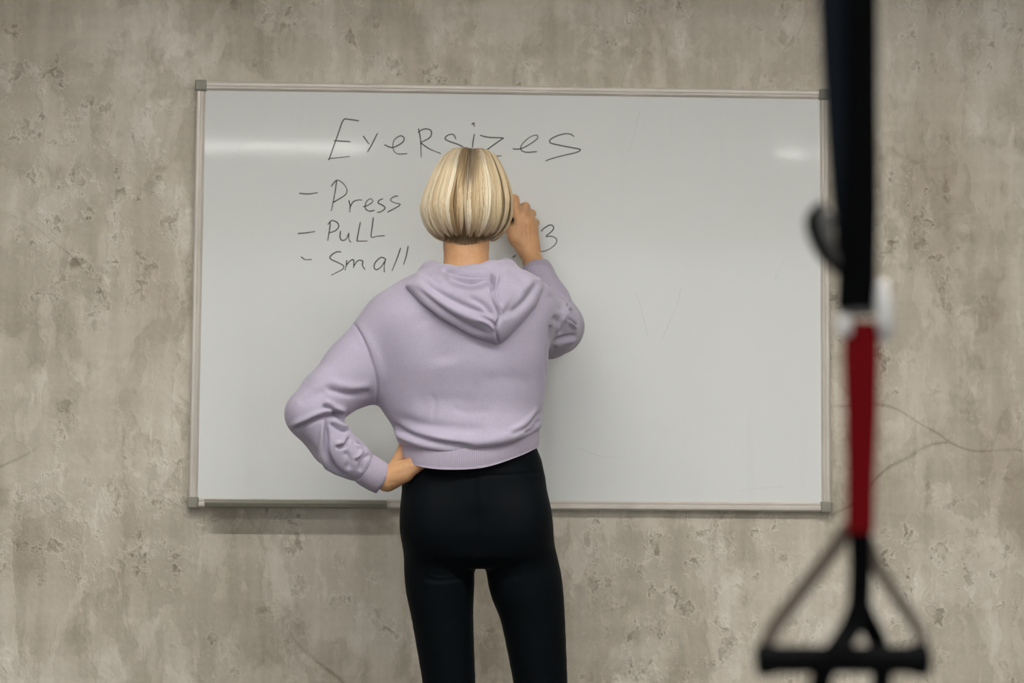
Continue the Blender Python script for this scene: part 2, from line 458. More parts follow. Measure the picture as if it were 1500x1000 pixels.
# handwriting: thin raised ribbons of ink on the board
INKS = {
 'Exersizes': [[(526,177),(512,175),(503,176),(495,197),(483,231),(484,232),(513,229)], [(489,206),(514,207.5)],
   [(532,199),(539,209),(541,211)], [(553,195),(545,211),(538,223)],
   [(563,212),(575,216),(589,209),(592,202),(586,199),(577,206),(576,218),(582,225),(597,225)],
   [(613,188),(616,205),(617,231)], [(612,194),(621,189),(631,191),(630,201),(616,209)], [(616,209),(629,218),(646,225)],
   [(668,204),(664,197),(656,198),(652,203),(658,207),(672,212),(684,219),(686,224),(678,230)],
   [(691,183),(694,180),(695,186)], [(695,196),(693,207),(692,217)],
   [(703,198),(715,201),(738,202)], [(738,202),(729,208),(714,219),(706,226),(720,229),(735,228)],
   [(751,218),(762,218),(775,212),(787,203),(786,198),(776,201),(765,211),(763,219),(771,223),(787,222)],
   [(841,200),(834,196),(822,197),(808,203),(806,209),(821,213),(842,217),(850,219),(845,223),(824,228),(806,233),(799,236)]],
 'Press': [[(438,283),(452,284),(466,282)], [(493,264),(491,280),(486,306),(485,308)], [(485,273),(493,264),(502,268),(508,277),(506,285),(494,293),(487,297)],
   [(511,293),(513,303),(512,311)], [(512,305),(517,296),(524,293),(531,293)],
   [(532,303),(540,300),(546,295),(543,291),(537,295),(535,304),(540,309),(549,308)],
   [(561,291),(556,293),(554,297),(561,301),(564,305),(558,310),(552,311)], [(583,287),(577,288),(572,293),(578,297),(586,299),(582,303),(567,311)]],
 'Pull': [[(436,342),(448,341),(462,339)], [(484,324),(483,334),(480,353)], [(480,329),(486,323),(494,326),(496,332),(491,338),(482,341)],
   [(499,338),(498,347),(501,352),(507,350),(511,341)], [(511,341),(511,350),(514,355)], [(528,325),(525,340),(523,352),(524,353),(539,353)], [(547,318),(545,334),(544,347),(552,346),(564,345)]],
 'Small': [[(441,376),(447,380),(457,380)], [(500,369),(493,369),(485,374),(484,379),(494,384),(503,389),(502,394),(493,399),(485,403)],
   [(508,381),(507,390),(505,396)], [(507,389),(513,382),(518,381),(518,393)], [(518,390),(524,382),(531,382),(531,389),(535,395)],
   [(565,379),(558,377),(550,384),(548,391),(551,395),(558,391),(565,380)], [(565,379),(563,388),(563,399)], [(587,363),(581,380),(574,397)], [(598,360),(595,375),(591,388)]],
 '3': [[(784,336.5),(789,336.5)], [(793,339),(796,335),(804,330),(809,330),(811,334),(808,339),(800,346),(808,346),(815,350),(814,357),(806,364),(796,368),(787,367)], [(751,377),(756,373.5)]],
}
GHOST = [[(931,428),(940,455),(949,494)], [(998,420),(990,450),(968,500)], [(1150,378),(1141,395),(1135,410)], [(845,655),(880,668),(912,670)], [(938,160),(928,200),(920,225)], [(1080,720),(1100,716),(1150,712)], [(350,222),(352,214),(362,211)]]
def ink_ribbon(mb, px, w, lift, amp=.35):
    c = catmull([P(a, b, YB) for a, b in px], max(6, 7*len(px)))
    c[:, 1] = YB-lift
    n = len(c); ww = w*(0.75+amp*np.abs(np.sin(np.linspace(0.3, 2.6, n)+rnd.random()*2)))
    ww[0] *= .8; ww[-1] *= .45
    T = np.gradient(c, axis=0); T /= np.linalg.norm(T, axis=1)[:, None]+1e-9
    S = np.stack([-T[:, 2], 0*T[:, 0], T[:, 0]], 1)
    V = np.vstack([c+S*ww[:, None]/2, c-S*ww[:, None]/2, c+S*ww[:, None]/2+[0, lift-1e-5, 0], c-S*ww[:, None]/2+[0, lift-1e-5, 0]])
    Fs = []
    for i in range(n-1):
        Fs += [(i, i+1, n+i+1, n+i), (2*n+i, 2*n+i+1, i+1, i), (n+i, n+i+1, 3*n+i+1, 3*n+i)]
    mb.add(V, Fs)
LETTERS = {'Exersizes': [('E', 2), ('x', 2), ('e', 1), ('R', 3), ('s', 1), ('i', 2), ('z', 2), ('e', 1), ('s', 1)],
 'Press': [('-', 1), ('P', 2), ('r', 2), ('e', 1), ('s', 1), ('s', 1)], 'Pull': [('-', 1), ('P', 2), ('u', 2), ('L', 1), ('L', 1)],
 'Small': [('-', 1), ('S', 1), ('m', 3), ('a', 2), ('l', 1), ('l', 1)], '3': [('-', 1), ('3', 1), (',', 1)]}
for word, strokes in INKS.items():
    k = 0
    for ch, n in LETTERS[word]:
        mb = MB()
        for st in strokes[k:k+n]: ink_ribbon(mb, st, 0.0026, 0.0003+k*2e-5); k += 1
        nm = {'-': 'written_dash', '3': 'written_digit', ',': 'written_mark'}.get(ch, 'written_letter')
        mb.build(nm, M['ink'], board)
for st in GHOST:
    mb = MB(); ink_ribbon(mb, st, 0.0022, 0.0002); mb.build('wiped_pen_mark', M['ghost'], board)
# ------------------------------------------------------------------ signed distance toolkit
class Grid:
    def __init__(s, lo, hi, h):
        s.lo = np.array(lo, float); s.h = h
        n = np.ceil((np.array(hi)-s.lo)/h).astype(int)+1
        ax = [s.lo[i]+h*np.arange(n[i]) for i in range(3)]
        s.X, s.Y, s.Z = [a.astype(np.float32) for a in np.meshgrid(*ax, indexing='ij', sparse=True)]
        s.n = n
        s.ax = ax
    def full(s, v=1.0): return np.full(s.n, v, np.float32)
def smin(a, b, k):
    h = np.clip(0.5+0.5*(b-a)/k, 0, 1); return b+(a-b)*h-k*h*(1-h)
def smax(a, b, k): return -smin(-a, -b, k)
def window(G, pts, rad):
    """index window of the grid around some points"""
    pts = np.asarray(pts, float); lo = pts.min(0)-rad; hi = pts.max(0)+rad
    a = np.maximum(np.floor((lo-G.lo)/G.h).astype(int), 0); b = np.minimum(np.ceil((hi-G.lo)/G.h).astype(int)+1, G.n)
    return tuple(slice(int(i), int(max(j, i))) for i, j in zip(a, b))
def sub(G, W):
    return G.X[W[0], :, :], G.Y[:, W[1], :], G.Z[:, :, W[2]]
def d_cone(X, Y, Z, a, b, ra, rb, flat=None):
    """capsule with a linear radius; flat=(dir, k): squeeze space along dir by 1/k"""
    a = np.asarray(a, float); b = np.asarray(b, float); ab = b-a
    px, py, pz = X-a[0], Y-a[1], Z-a[2]
    t = np.clip((px*ab[0]+py*ab[1]+pz*ab[2])/(ab@ab+1e-12), 0, 1)
    qx, qy, qz = px-ab[0]*t, py-ab[1]*t, pz-ab[2]*t
    d2 = qx*qx+qy*qy+qz*qz
    if flat is not None:
        n, k = np.asarray(flat[0], float), flat[1]
        s = qx*n[0]+qy*n[1]+qz*n[2]
        d2 = d2+s*s*(1/(k*k)-1)
    return (np.sqrt(np.maximum(d2, 1e-12))-(ra+(rb-ra)*t)).astype(np.float32)
def add_chain(G, D, pts, rs, k=0.012, flat=None, kin=None):
    """smooth-union a chain of cones into the field D (chain joined on itself first)"""
    pts = [np.asarray(p, float) for p in pts]
    W = window(G, pts, max(rs)+0.06); X, Y, Z = sub(G, W); d = None
    for i in range(len(pts)-1):
        c = d_cone(X, Y, Z, pts[i], pts[i+1], rs[i], rs[i+1], flat)
        d = c if d is None else smin(d, c, kin if kin else 0.006)
    D[W] = smin(D[W], d, k); return D
def d_ell(X, Y, Z, c, r):
    k0 = np.sqrt(((X-c[0])/r[0])**2+((Y-c[1])/r[1])**2+((Z-c[2])/r[2])**2)
    return ((k0-1)*min(r)).astype(np.float32)
def add_ell(G, D, c, r, k=0.015, op=smin):
    W = window(G, [c], max(r)+0.06); X, Y, Z = sub(G, W)
    D[W] = op(D[W], d_ell(X, Y, Z, c, r), k); return D
def carve_ell(G, D, c, r, k=0.01):
    W = window(G, [c], max(r)+0.03); X, Y, Z = sub(G, W)
    D[W] = smax(D[W], -d_ell(X, Y, Z, c, r), k); return D
def d_loft(G, rows, e=2.3):
    """rows: (z, cx, cy, rx, ry) from bottom to top -> stack of superellipses"""
    rows = np.array(sorted(rows)); z = np.clip(G.Z, rows[0, 0], rows[-1, 0])
    I = lambda k: np.interp(z, rows[:, 0], rows[:, k]).astype(np.float32)
    cx, cy, rx, ry = I(1), I(2), I(3), I(4)
    q = (np.abs((G.X-cx)/rx)**e+np.abs((G.Y-cy)/ry)**e)**(1/e)
    d = (q-1)*np.minimum(rx, ry)
    dz = np.maximum(rows[0, 0]-G.Z, G.Z-rows[-1, 0])
    return smax(d, np.broadcast_to(dz, d.shape), 0.02).astype(np.float32)

def surface(G, D):
    """naive surface nets"""
    D = np.where(np.abs(D) < 1e-7, 1e-7, D)
    S = D < 0
    nx, ny, nz = D.shape
    c = [(i, j, k) for i in (0, 1) for j in (0, 1) for k in (0, 1)]
    cnt = np.zeros((nx-1, ny-1, nz-1), np.int8)
    for i, j, k in c: cnt += S[i:nx-1+i, j:ny-1+j, k:nz-1+k]
    act = (cnt > 0) & (cnt < 8)
    I, J, K = np.nonzero(act)
    idx = np.full(act.shape, -1, np.int64); idx[I, J, K] = np.arange(len(I))
    acc = np.zeros((len(I), 3)); num = np.zeros(len(I))
    for a in c:
        for ax in range(3):
            if a[ax]: continue
            b = list(a); b[ax] = 1
            da = D[I+a[0], J+a[1], K+a[2]]; db = D[I+b[0], J+b[1], K+b[2]]
            m = (da < 0) != (db < 0)
            t = np.where(m, da/np.where(m, da-db, 1), 0)
            p = np.tile(np.array(a, float), (len(I), 1)); p[:, ax] += t
            acc += p*m[:, None]; num += m
    V = (np.stack([I, J, K], 1)+acc/num[:, None])*G.h+G.lo
    Q = []
    for ax in range(3):
        s0 = [slice(1, -1)]*3; s1 = [slice(1, -1)]*3
        s0[ax] = slice(0, -1); s1[ax] = slice(1, None)
        a = S[tuple(s0)]; b = S[tuple(s1)]
        e = np.argwhere(a != b); off = np.array([1, 1, 1]); off[ax] = 0; e = e+off
        fl = S[e[:, 0], e[:, 1], e[:, 2]]
        u, v = (ax+1) % 3, (ax+2) % 3
        def cell(du, dv):
            q = e.copy(); q[:, u] += du; q[:, v] += dv; return idx[q[:, 0], q[:, 1], q[:, 2]]
        q = np.stack([cell(-1, -1), cell(0, -1), cell(0, 0), cell(-1, 0)], 1)
        q[~fl] = q[~fl][:, ::-1]
        Q.append(q)
    Q = np.vstack(Q); Q = Q[(Q >= 0).all(1)]
    return V, Q
def relax(V, Q, it=2, lam=0.5, back=0.0):
    e = np.vstack([Q[:, [0, 1]], Q[:, [1, 2]], Q[:, [2, 3]], Q[:, [3, 0]]])
    n = len(V); deg = np.bincount(e.ravel(), minlength=n)[:, None]+1e-9
    def step(V, l):
        A = np.stack([np.bincount(e[:, 0], V[e[:, 1], k], n)+np.bincount(e[:, 1], V[e[:, 0], k], n) for k in range(3)], 1)
        return V+(A/deg-V)*l
    for _ in range(it):
        V = step(V, lam)
        if back: V = step(V, -back)
    return V
def normals(V, Q):
    fn = np.cross(V[Q[:, 2]]-V[Q[:, 0]], V[Q[:, 3]]-V[Q[:, 1]])
    N = np.zeros_like(V)
    for k in range(4):
        for a in range(3): N[:, a] += np.bincount(Q[:, k], fn[:, a], len(V))
    return N/(np.linalg.norm(N, axis=1)[:, None]+1e-12)
def subdiv(V, Q):
    e = np.sort(np.vstack([Q[:, [0, 1]], Q[:, [1, 2]], Q[:, [2, 3]], Q[:, [3, 0]]]), 1)
    u, inv = np.unique(e[:, 0]*len(V)+e[:, 1], return_inverse=True)
    ea, eb = u//len(V), u % len(V)
    n = len(V); m = len(u); q = len(Q)
    NV = np.vstack([V, (V[ea]+V[eb])/2, V[Q].mean(1)])
    i = [n+inv[k*q:(k+1)*q] for k in range(4)]; cc = n+m+np.arange(q)
    NQ = np.vstack([np.stack([Q[:, 0], i[0], cc, i[3]], 1), np.stack([i[0], Q[:, 1], i[1], cc], 1),
                    np.stack([cc, i[1], Q[:, 2], i[2]], 1), np.stack([i[3], cc, i[2], Q[:, 3]], 1)])
    return NV, NQ
def poly_dist(u, v, pl):
    """distance, parameter and side of points to a polyline"""
    pl = np.asarray(pl, float); best = np.full(u.shape, 1e9); par = np.zeros(u.shape); side = np.zeros(u.shape)
    L = np.concatenate([[0], np.cumsum(np.linalg.norm(np.diff(pl, axis=0), axis=1))]); tot = L[-1]
    for i in range(len(pl)-1):
        a, b = pl[i], pl[i+1]; d = b-a; t = np.clip(((u-a[0])*d[0]+(v-a[1])*d[1])/(d@d), 0, 1)
        x, y = u-a[0]-d[0]*t, v-a[1]-d[1]*t; r = np.hypot(x, y); m = r < best
        best[m] = r[m]; par[m] = ((L[i]+t*(L[i+1]-L[i]))/tot)[m]; side[m] = np.sign(d[0]*y-d[1]*x)[m]
    return best, par, side
def sculpt(V, Q, folds, only=None):
    """press creases / raise ridges (polylines read off the photo) into the side of a mesh that shows there"""
    N = normals(V, Q); u, v = proj(V)
    view = CAM-V; view /= np.linalg.norm(view, axis=1)[:, None]
    fac = (N*view).sum(1); wgt = np.clip((fac-0.05)/0.35, 0, 1)
    disp = np.zeros(len(V))
    for kind, pl, w, dmm in folds:
        pl = np.asarray(pl, float)
        if len(pl) > 2: pl = catmull(pl, len(pl)*4)
        lo, hi = pl.min(0)-5*w, pl.max(0)+5*w
        m = (u > lo[0]) & (u < hi[0]) & (v > lo[1]) & (v < hi[1]) & (wgt > 0)
        if only is not None: m &= only
        i = np.nonzero(m)[0]
        if len(i) == 0: continue
        d, s, sd = poly_dist(u[i], v[i], pl)
        end = np.clip(np.minimum(s, 1-s)/0.22, 0, 1); end = end*end*(3-2*end)
        if kind == 'g':   f = -np.exp(-(d/w)**2)                                   # groove / ridge when dmm < 0
        elif kind == 'f':                                                          # fold: crease with a roll on one side
            x = d*sd/w; f = -np.exp(-(x*1.6)**2)+0.75*np.exp(-((x-1.35)/0.8)**2)
        elif kind == 's': f = -np.exp(-(d/w)**2); end = np.clip(np.minimum(s, 1-s)/0.03, 0, 1)   # seam
        elif kind == 'b': f = np.exp(-(d/w)**2)                                    # broad bulge
        disp[i] += f*end*dmm*0.001
    return V+N*(disp*wgt)[:, None]
def pl3(G, poly):
    """signed distance (in metres at y=-0.55) of each grid column (x,z) to a pixel polygon, positive outside"""
    pw = np.array([P(a, b, -0.56)[[0, 2]] for a, b in poly])
    x = G.ax[0][:, None]+0*G.ax[2][None]; z = G.ax[2][None]+0*G.ax[0][:, None]
    d, _, _ = poly_dist(x, z, np.vstack([pw, pw[:1]]))
    ins = np.zeros(x.shape, bool)
    for i in range(len(pw)):
        a, b = pw[i], pw[(i+1) % len(pw)]
        c = ((a[1] > z) != (b[1] > z)) & (x < (b[0]-a[0])*(z-a[1])/(b[1]-a[1]+1e-12)+a[0]); ins ^= c
    return np.where(ins, -d, d).astype(np.float32)
# ------------------------------------------------------------------ the person
YP = -0.45
person = empty('person', (P(715, 1000, YP)[0], YP, 0))
tag(person, 'person with blonde bob in lavender hoodie and black leggings writing on the whiteboard', 'person')
def PR(px, py, y, r): return P(px, py, y), r/SC(y)
def chain(lst):
    q = [PR(*a) for a in lst]; return [a for a, _ in q], [b for _, b in q]
def row(py, xl, xr, ry, cy=YP):
    p = P((xl+xr)/2, py, cy); return (p[2], p[0], cy, (xr-xl)/2/SC(cy), ry)
def bounds(px0, py0, px1, py1, y0, y1, m=0.02):
    a = np.array([P(px, py, y) for px in (px0, px1) for py in (py0, py1) for y in (y0, y1)])
    lo, hi = a.min(0)-m, a.max(0)+m; lo[1], hi[1] = y0, y1; return lo, hi

# --- sleeves and torso of the hoodie
T_ROWS = [row(386, 645, 735, .050, -.42), row(402, 606, 774, .074, -.435), row(420, 574, 800, .096, -.445), row(445, 545, 808, .116),
          row(480, 532, 806, .127, -.455), row(530, 536, 803, .124, -.455), row(575, 546, 799, .114), row(602, 560, 795, .110),
          row(625, 575, 794, .117), row(640, 580, 793, .124), row(652, 584, 793, .122), row(668, 588, 790, .104)]
T_ROWS = [tuple(r) for r in catmull(np.array(sorted(T_ROWS)), 60)]
ARM_L = [(578, 480, -.45, 49), (521, 545, -.47, 50), (479, 580, -.505, 39), (455, 606, -.525, 36.5), (488, 651, -.52, 31), (508, 668, -.513, 29), (521, 677, -.508, 27)]
ARM_R = [(768, 458, -.44, 50), (800, 479, -.33, 46), (814, 478, -.23, 41), (804, 442, -.185, 31), (789, 408, -.15, 26)]
G = Grid(*bounds(405, 375, 870, 735, -.68, -.08), 0.0042)
Dt = d_loft(G, T_ROWS)
D = Dt.copy()
p, r = chain(ARM_L); add_chain(G, D, p[:4], r[:4], 0.022, kin=.012)
W = window(G, p[3:], .08); X, Y, Z = sub(G, W)
d = None
for i in range(3, len(p)-1):
    c = d_cone(X, Y, Z, p[i], p[i+1], r[i], r[i+1]); d = c if d is None else smin(d, c, .012)
D[W] = smin(D[W], d, 0.010)
p, r = chain(ARM_R); add_chain(G, D, p[:3], r[:3], 0.020, kin=.012); add_chain(G, D, p[2:], r[2:], 0.010, kin=.01)
# cut the body off along the top of the ribbed hem
HEM_T = np.array([(560, 648), (584, 651), (620, 656), (660, 658), (700, 655), (745, 646), (791, 627), (820, 612)], float)
HEM_B = np.array([(560, 662), (585, 673), (620, 684), (660, 687.5), (710, 684), (760, 668), (788, 655), (820, 640)], float)
HEM_T, HEM_B = catmull(HEM_T, 48), catmull(HEM_B, 48)
def hem_z(px_curve, y):
    q = np.array([P(a, b, y) for a, b in px_curve]); return q[:, 0], q[:, 2]
hx, hz = hem_z(HEM_T, -.5)
zc = np.interp(G.ax[0], hx, hz).astype(np.float32)-0.006
cutm = (zc[:, None, None]-G.Z)
tors = (G.X > P(553, 620, YP)[0])
D = np.where(tors, smax(D, np.broadcast_to(cutm, D.shape), 0.016), D)
D_hoodie = D
V, Q = surface(G, D); V = relax(V, Q, 4, .5, .3)
V, Q = subdiv(V, Q); V = relax(V, Q, 2, .5)
FOLDS = [
 ('s', [(513, 466), (531, 495), (545, 530), (553, 565), (551, 597)], 2.4, 2.6),
 ('b', [(522, 470), (541, 500), (557, 535), (563, 570)], 8, 2.0),
 ('f', [(553, 598), (575, 622), (612, 640), (660, 650), (700, 652)], 7, 5.0),
 ('b', [(605, 630), (650, 645), (700, 648), (750, 638), (785, 612)], 9, 5.0),
 ('g', [(570, 606), (610, 620), (660, 627), (720, 630)], 10, 3.0),
 ('f', [(795, 598), (774, 624), (742, 640)], 6, 2.3), ('g', [(764, 636), (780, 629), (792, 612)], 4, 2.2),
 ('g', [(628, 572), (637, 592), (632, 620)], 5, .8), ('g', [(655, 592), (682, 603), (722, 600)], 6, .7),
 ('g', [(600, 590), (640, 585), (700, 590)], 12, 1.0), ('g', [(700, 560), (740, 553), (785, 562)], 12, 1.0),
 ('f', [(512, 603), (472, 611), (442, 624), (424, 632)], 6, 5.0), ('f', [(480, 606), (479, 640), (480, 665), (494, 690), (528, 710)], 6, 6.0),
 ('f', [(548, 574), (510, 577), (470, 566)], 9, 3.5), ('f', [(505, 612), (490, 603), (470, 592)], 6, 4.0), ('f', [(512, 633), (496, 628), (482, 618)], 5, 4.0),
 ('f', [(521, 645), (533, 655), (531, 668), (519, 677)], 4, 4.5), ('f', [(512, 638), (506, 652), (490, 656)], 5, 3.5), ('g', [(543, 664), (531, 675), (527, 692)], 4, 3.5),
 ('g', [(436, 592), (455, 580), (480, 572)], 7, 2.0), ('g', [(432, 640), (450, 650), (470, 672)], 7, 1.6), ('g', [(503, 660), (512, 672), (510, 690)], 5, 2.5),
 ('s', [(807, 476), (803, 505), (800, 535), (802, 562)], 2.6, 3.2),
 ('f', [(850, 450), (836, 455), (829, 470), (820, 492)], 5, 5.5), ('f', [(836, 436), (831, 454), (838, 470), (850, 478)], 4, 5.5), ('f', [(806, 502), (826, 494), (848, 490)], 6, 3.5),
 ('g', [(800, 430), (815, 440), (822, 460)], 6, 2.5), ('g', [(808, 462), (820, 474), (824, 492)], 6, 3.0),
 ('g', [(620, 450), (640, 490), (650, 540)], 30, 2.5),
]
V = sculpt(V, Q, [(a, b, c*.85, d*(2.0 if a != 'b' else 1.35)) for a, b, c, d in FOLDS])
V = relax(V, Q, 1, .2)
hoodie = mesh_obj('hoodie', V, Q, M['fleece'], person, True)

# --- hood: a soft double layer lying over the back, gathered round the neck
HOODP = [(602, 404), (592, 416), (612, 438), (645, 465), (685, 489), (712, 501), (731, 507), (746, 494), (766, 472), (787, 447), (798, 420), (797, 402), (772, 388), (745, 381), (716, 386), (690, 392), (655, 395), (630, 386), (612, 391)]
G2 = Grid(*bounds(580, 365, 812, 518, -.66, -.28), 0.0036)
Dh = d_loft(G2, T_ROWS)
p, r = chain(ARM_L); add_chain(G2, Dh, p[:3], r[:3], 0.022); p, r = chain(ARM_R); add_chain(G2, Dh, p[:3], r[:3], 0.02)
pl = pl3(G2, HOODP)
ins = np.clip(-pl, 0, .2)
thick = 0.010+0.026*(1-np.exp(-ins/0.022))
zz = G2.ax[2][None, :]; ztop, zbot = P(690, 385, -.55)[2], P(690, 505, -.55)[2]
thick = thick*np.interp(G2.ax[0], [P(728, 450, -.56)[0], P(795, 430, -.56)[0]], [1.0, .45])[:, None]
thick = thick+0.012*np.clip((zz-zbot)/(ztop-zbot), 0, 1)
Dd = smax(Dh-thick[:, None, :].astype(np.float32), pl[:, None, :]+0*Dh, 0.014)
Dd = smax(Dd, (G2.Y+0.43)+0*Dd, 0.02)
ringp = [(690, 403, -.520, 14), (655, 404, -.505, 15.5), (632, 400, -.455, 17), (634, 412, -.40, 17), (652, 436, -.355, 15), (685, 450, -.34, 14), (718, 436, -.355, 15), (738, 410, -.40, 16), (741, 396, -.455, 16), (722, 396, -.505, 14), (690, 403, -.520, 14)]
p, r = chain(ringp); add_chain(G2, Dd, p, r, 0.014, kin=.012)
V, Q = surface(G2, Dd); V = relax(V, Q, 3, .5, .3); V, Q = subdiv(V, Q); V = relax(V, Q, 2, .5)
HF = [
 ('s', [(715, 396), (722, 415), (720, 438), (733, 462), (727, 480), (732, 506)], 2.6, 4.5),
 ('f', [(646, 395), (668, 403), (695, 407), (722, 402)], 6, 9.0), ('f', [(655, 409), (690, 417), (716, 412), (722, 420)], 4, 4.5), ('g', [(715, 398), (723, 412), (720, 428)], 4, 6.0), ('g', [(660, 401), (688, 406), (712, 403), (722, 410)], 3.4, 7.0),
 ('f', [(612, 402), (650, 432), (690, 452), (724, 462)], 10, 4.5), ('f', [(606, 416), (645, 450), (688, 478), (724, 492)], 8, 3.0),
 ('g', [(684, 432), (708, 446), (724, 466)], 5, 3.5), ('f', [(700, 462), (718, 470), (730, 482)], 4, 3.0),
 ('f', [(738, 402), (728, 428), (738, 452)], 6, 4.0), ('g', [(764, 425), (746, 448), (738, 470)], 7, 3.0), ('f', [(792, 408), (772, 438), (744, 464)], 11, 3.5), ('g', [(742, 392), (760, 402), (775, 420)], 7, 2.5),
 ('g', [(610, 396), (628, 402), (648, 420)], 5, 2.0), ('b', [(652, 394), (688, 399), (716, 394)], 4, 3.5),
]
V = sculpt(V, Q, [(a, b, c*.88, d*1.9) for a, b, c, d in HF]); V = relax(V, Q, 1, .35)
mesh_obj('hood', V, Q, M['fleece'], hoodie, True)

# --- ribbed bands
def band(name, ringfun, ns, nt, ribs, parent, thick=0.004):
    """closed ribbed band: ringfun(theta, t) -> point; t from 0 to 1 across; inner wall from shrinking to the axis"""
    th = np.linspace(0, 2*np.pi, ns, endpoint=False)
    V = []; A = []
    ts = np.linspace(0, 1, nt)
    prof = [(0.0, 1)]+[(0.0, 0)]+[(t, 0) for t in ts]+[(1.0, 1)]
    for t, inner in prof:
        R = np.array([ringfun(a, t) for a in th]); c = R.mean(0)
        if inner: R = R+(c-R)/np.linalg.norm(R-c, axis=1)[:, None]*0.02
        else:
            bulge = thick*np.sin(np.pi*np.clip(t, 0.02, .98))**.5
            R = R+(R-c)/np.linalg.norm(R-c, axis=1)[:, None]*bulge
        V.append(R); A.append(th/(2*np.pi)*ribs)
    m = len(prof); V = np.vstack(V); A = np.concatenate(A)
    Fs = [(i*ns+j, i*ns+(j+1) % ns, (i+1)*ns+(j+1) % ns, (i+1)*ns+j) for i in range(m-1) for j in range(ns)]
    return mesh_obj(name, V, Fs, M['rib'], parent, True, {'rib': A})
def hem_ring(a, t):
    # ring between the two hem curves; oval in plan
    cx = P(688, 665, YP)[0]; rx, ry = 101.5/SC(YP)-.003, .116
    x = cx+rx*math.sin(a); y = YP-ry*math.cos(a)
    y -= .012*math.exp(-((x-cx+.085)/.05)**2)*(1 if y < YP else 0)*(1-t*.7)
    y_ = min(y, YP)
    xb, zb = hem_z(HEM_B, y_); xt, zt = hem_z(HEM_T, y_)
    z0, z1 = np.interp(x, xb, zb), np.interp(x, xt, zt)+.006
    z = z0+(z1-z0)*t
    if y > YP: z += (y-YP)*0.10
    return np.array([x+(.0 if t > .2 else 0), y, z])
band('hem_band', hem_ring, 280, 9, 215, hoodie, .004)
def cuff(c0, c1, r0, r1, flat, name='cuff'):
    c0, c1 = np.array(c0), np.array(c1); ax = c1-c0; ax /= np.linalg.norm(ax)
    a = np.cross(ax, (0, 1, 0)); a /= np.linalg.norm(a); b = np.cross(ax, a)
    def f(th, t):
        r = r0+(r1-r0)*t; return c0+(c1-c0)*t+a*r*math.cos(th)+b*r*flat*math.sin(th)
    return band(name, f, 90, 7, 62, hoodie, .003)
cuff(P(531, 684, -.505), P(562, 703, -.497), 22.5/SC(-.5), 21.5/SC(-.5), 0.85)
cuff(P(793, 415, -.158), P(784, 392, -.138), 24/SC(-.15), 22/SC(-.15), 0.95)

# --- leggings
L_LEG = [(642, 790, YP, 50), (644, 850, YP, 50.5), (648, 900, YP, 45), (658, 1000, YP+.005, 38), (662, 1048, YP+.01, 36), (667, 1130, YP-.01, 36), (674, 1270, YP-.005, 24)]
R_LEG = [(758, 790, YP, 50), (769, 850, YP, 53.5), (780, 900, YP, 47), (792, 1000, YP+.005, 39), (796, 1048, YP+.01, 36), (801, 1130, YP-.01, 36), (809, 1270, YP-.005, 24)]
H_ROWS = [row(640, 602, 780, .085), row(672, 594, 793, .094), row(700, 589.5, 799, .102), row(740, 588, 802.5, .110), row(780, 590, 805, .110), row(812, 600, 806, .098), row(831, 615, 790, .07)]
def leg_field(G, shrink=0.0):
    D = d_loft(G, H_ROWS, 2.15)
    for L in (L_LEG, R_LEG):
        p, r = chain(L); q = catmull(np.column_stack([p, r]), 26); add_chain(G, D, list(q[:, :3]), list(q[:, 3]), 0.010, kin=.0015)
    for (bx, by) in ((640, 768), (757, 770)):
        c = P(bx, by, -.487); add_ell(G, D, c, (.068, .074, .086), .03)
    return D+shrink
G3 = Grid(*bounds(560, 630, 860, 1310, -.62, -.30, .01), 0.0050)
D = leg_field(G3)
V, Q = surface(G3, D); V = relax(V, Q, 4, .5, .3); V, Q = subdiv(V, Q); V = relax(V, Q, 2, .5)
LF = [('s', [(697, 694), (699, 730), (700, 775), (700, 815)], 2.6, 2.2), ('g', [(700, 730), (700, 780), (700, 832)], 14, 3.5),
      ('s', [(586, 686), (620, 691), (660, 694), (700, 696), (750, 695), (799, 690)], 2.2, 2.2),
      ('f', [(616, 846), (640, 850), (668, 847), (690, 839)], 5, 1.6), ('f', [(630, 840), (655, 842), (685, 832)], 4, 0.9), ('f', [(712, 842), (740, 847), (770, 838)], 6, .8)]
V = sculpt(V, Q, LF)
u, v = proj(V)
seam = np.interp(u, [580, 620, 660, 700, 750, 800], [686, 691, 694, 696, 695, 690])
up = (v < seam)[Q].all(1)
def pick(V, Q, m):
    q = Q[m]; k, inv = np.unique(q, return_inverse=True); return V[k], inv.reshape(q.shape)
a, b = pick(V, Q, ~up); leggings = mesh_obj('leggings', a, b, M['legging'], person, True)
a, b = pick(V, Q, up); mesh_obj('waistband', a, b, M['legging'], leggings, True)

# --- sneakers (below the frame)
for L in (L_LEG, R_LEG):
    ax_ = P(*L[-1][:3])[0]; s = -1 if L is L_LEG else 1
    GS = Grid((ax_-.08, -.56, -.01), (ax_+.08, -.20, .14), .004)
    D = GS.full()
    add_chain(GS, D, [(ax_, -.475, .035), (ax_+s*.006, -.38, .035), (ax_+s*.012, -.29, .028)], [.036, .040, .036], .01)
    add_chain(GS, D, [(ax_, -.465, .04), (ax_, -.455, .09)], [.038, .037], .03)
    D = smax(D, (0.001-GS.Z)+0*D, .006); D = smax(D, (GS.Z-.095)+0*D, .004)
    V, Q = surface(GS, D); V = relax(V, Q, 2)
    mesh_obj('sneaker', V, Q, M['shoe'], person, True)

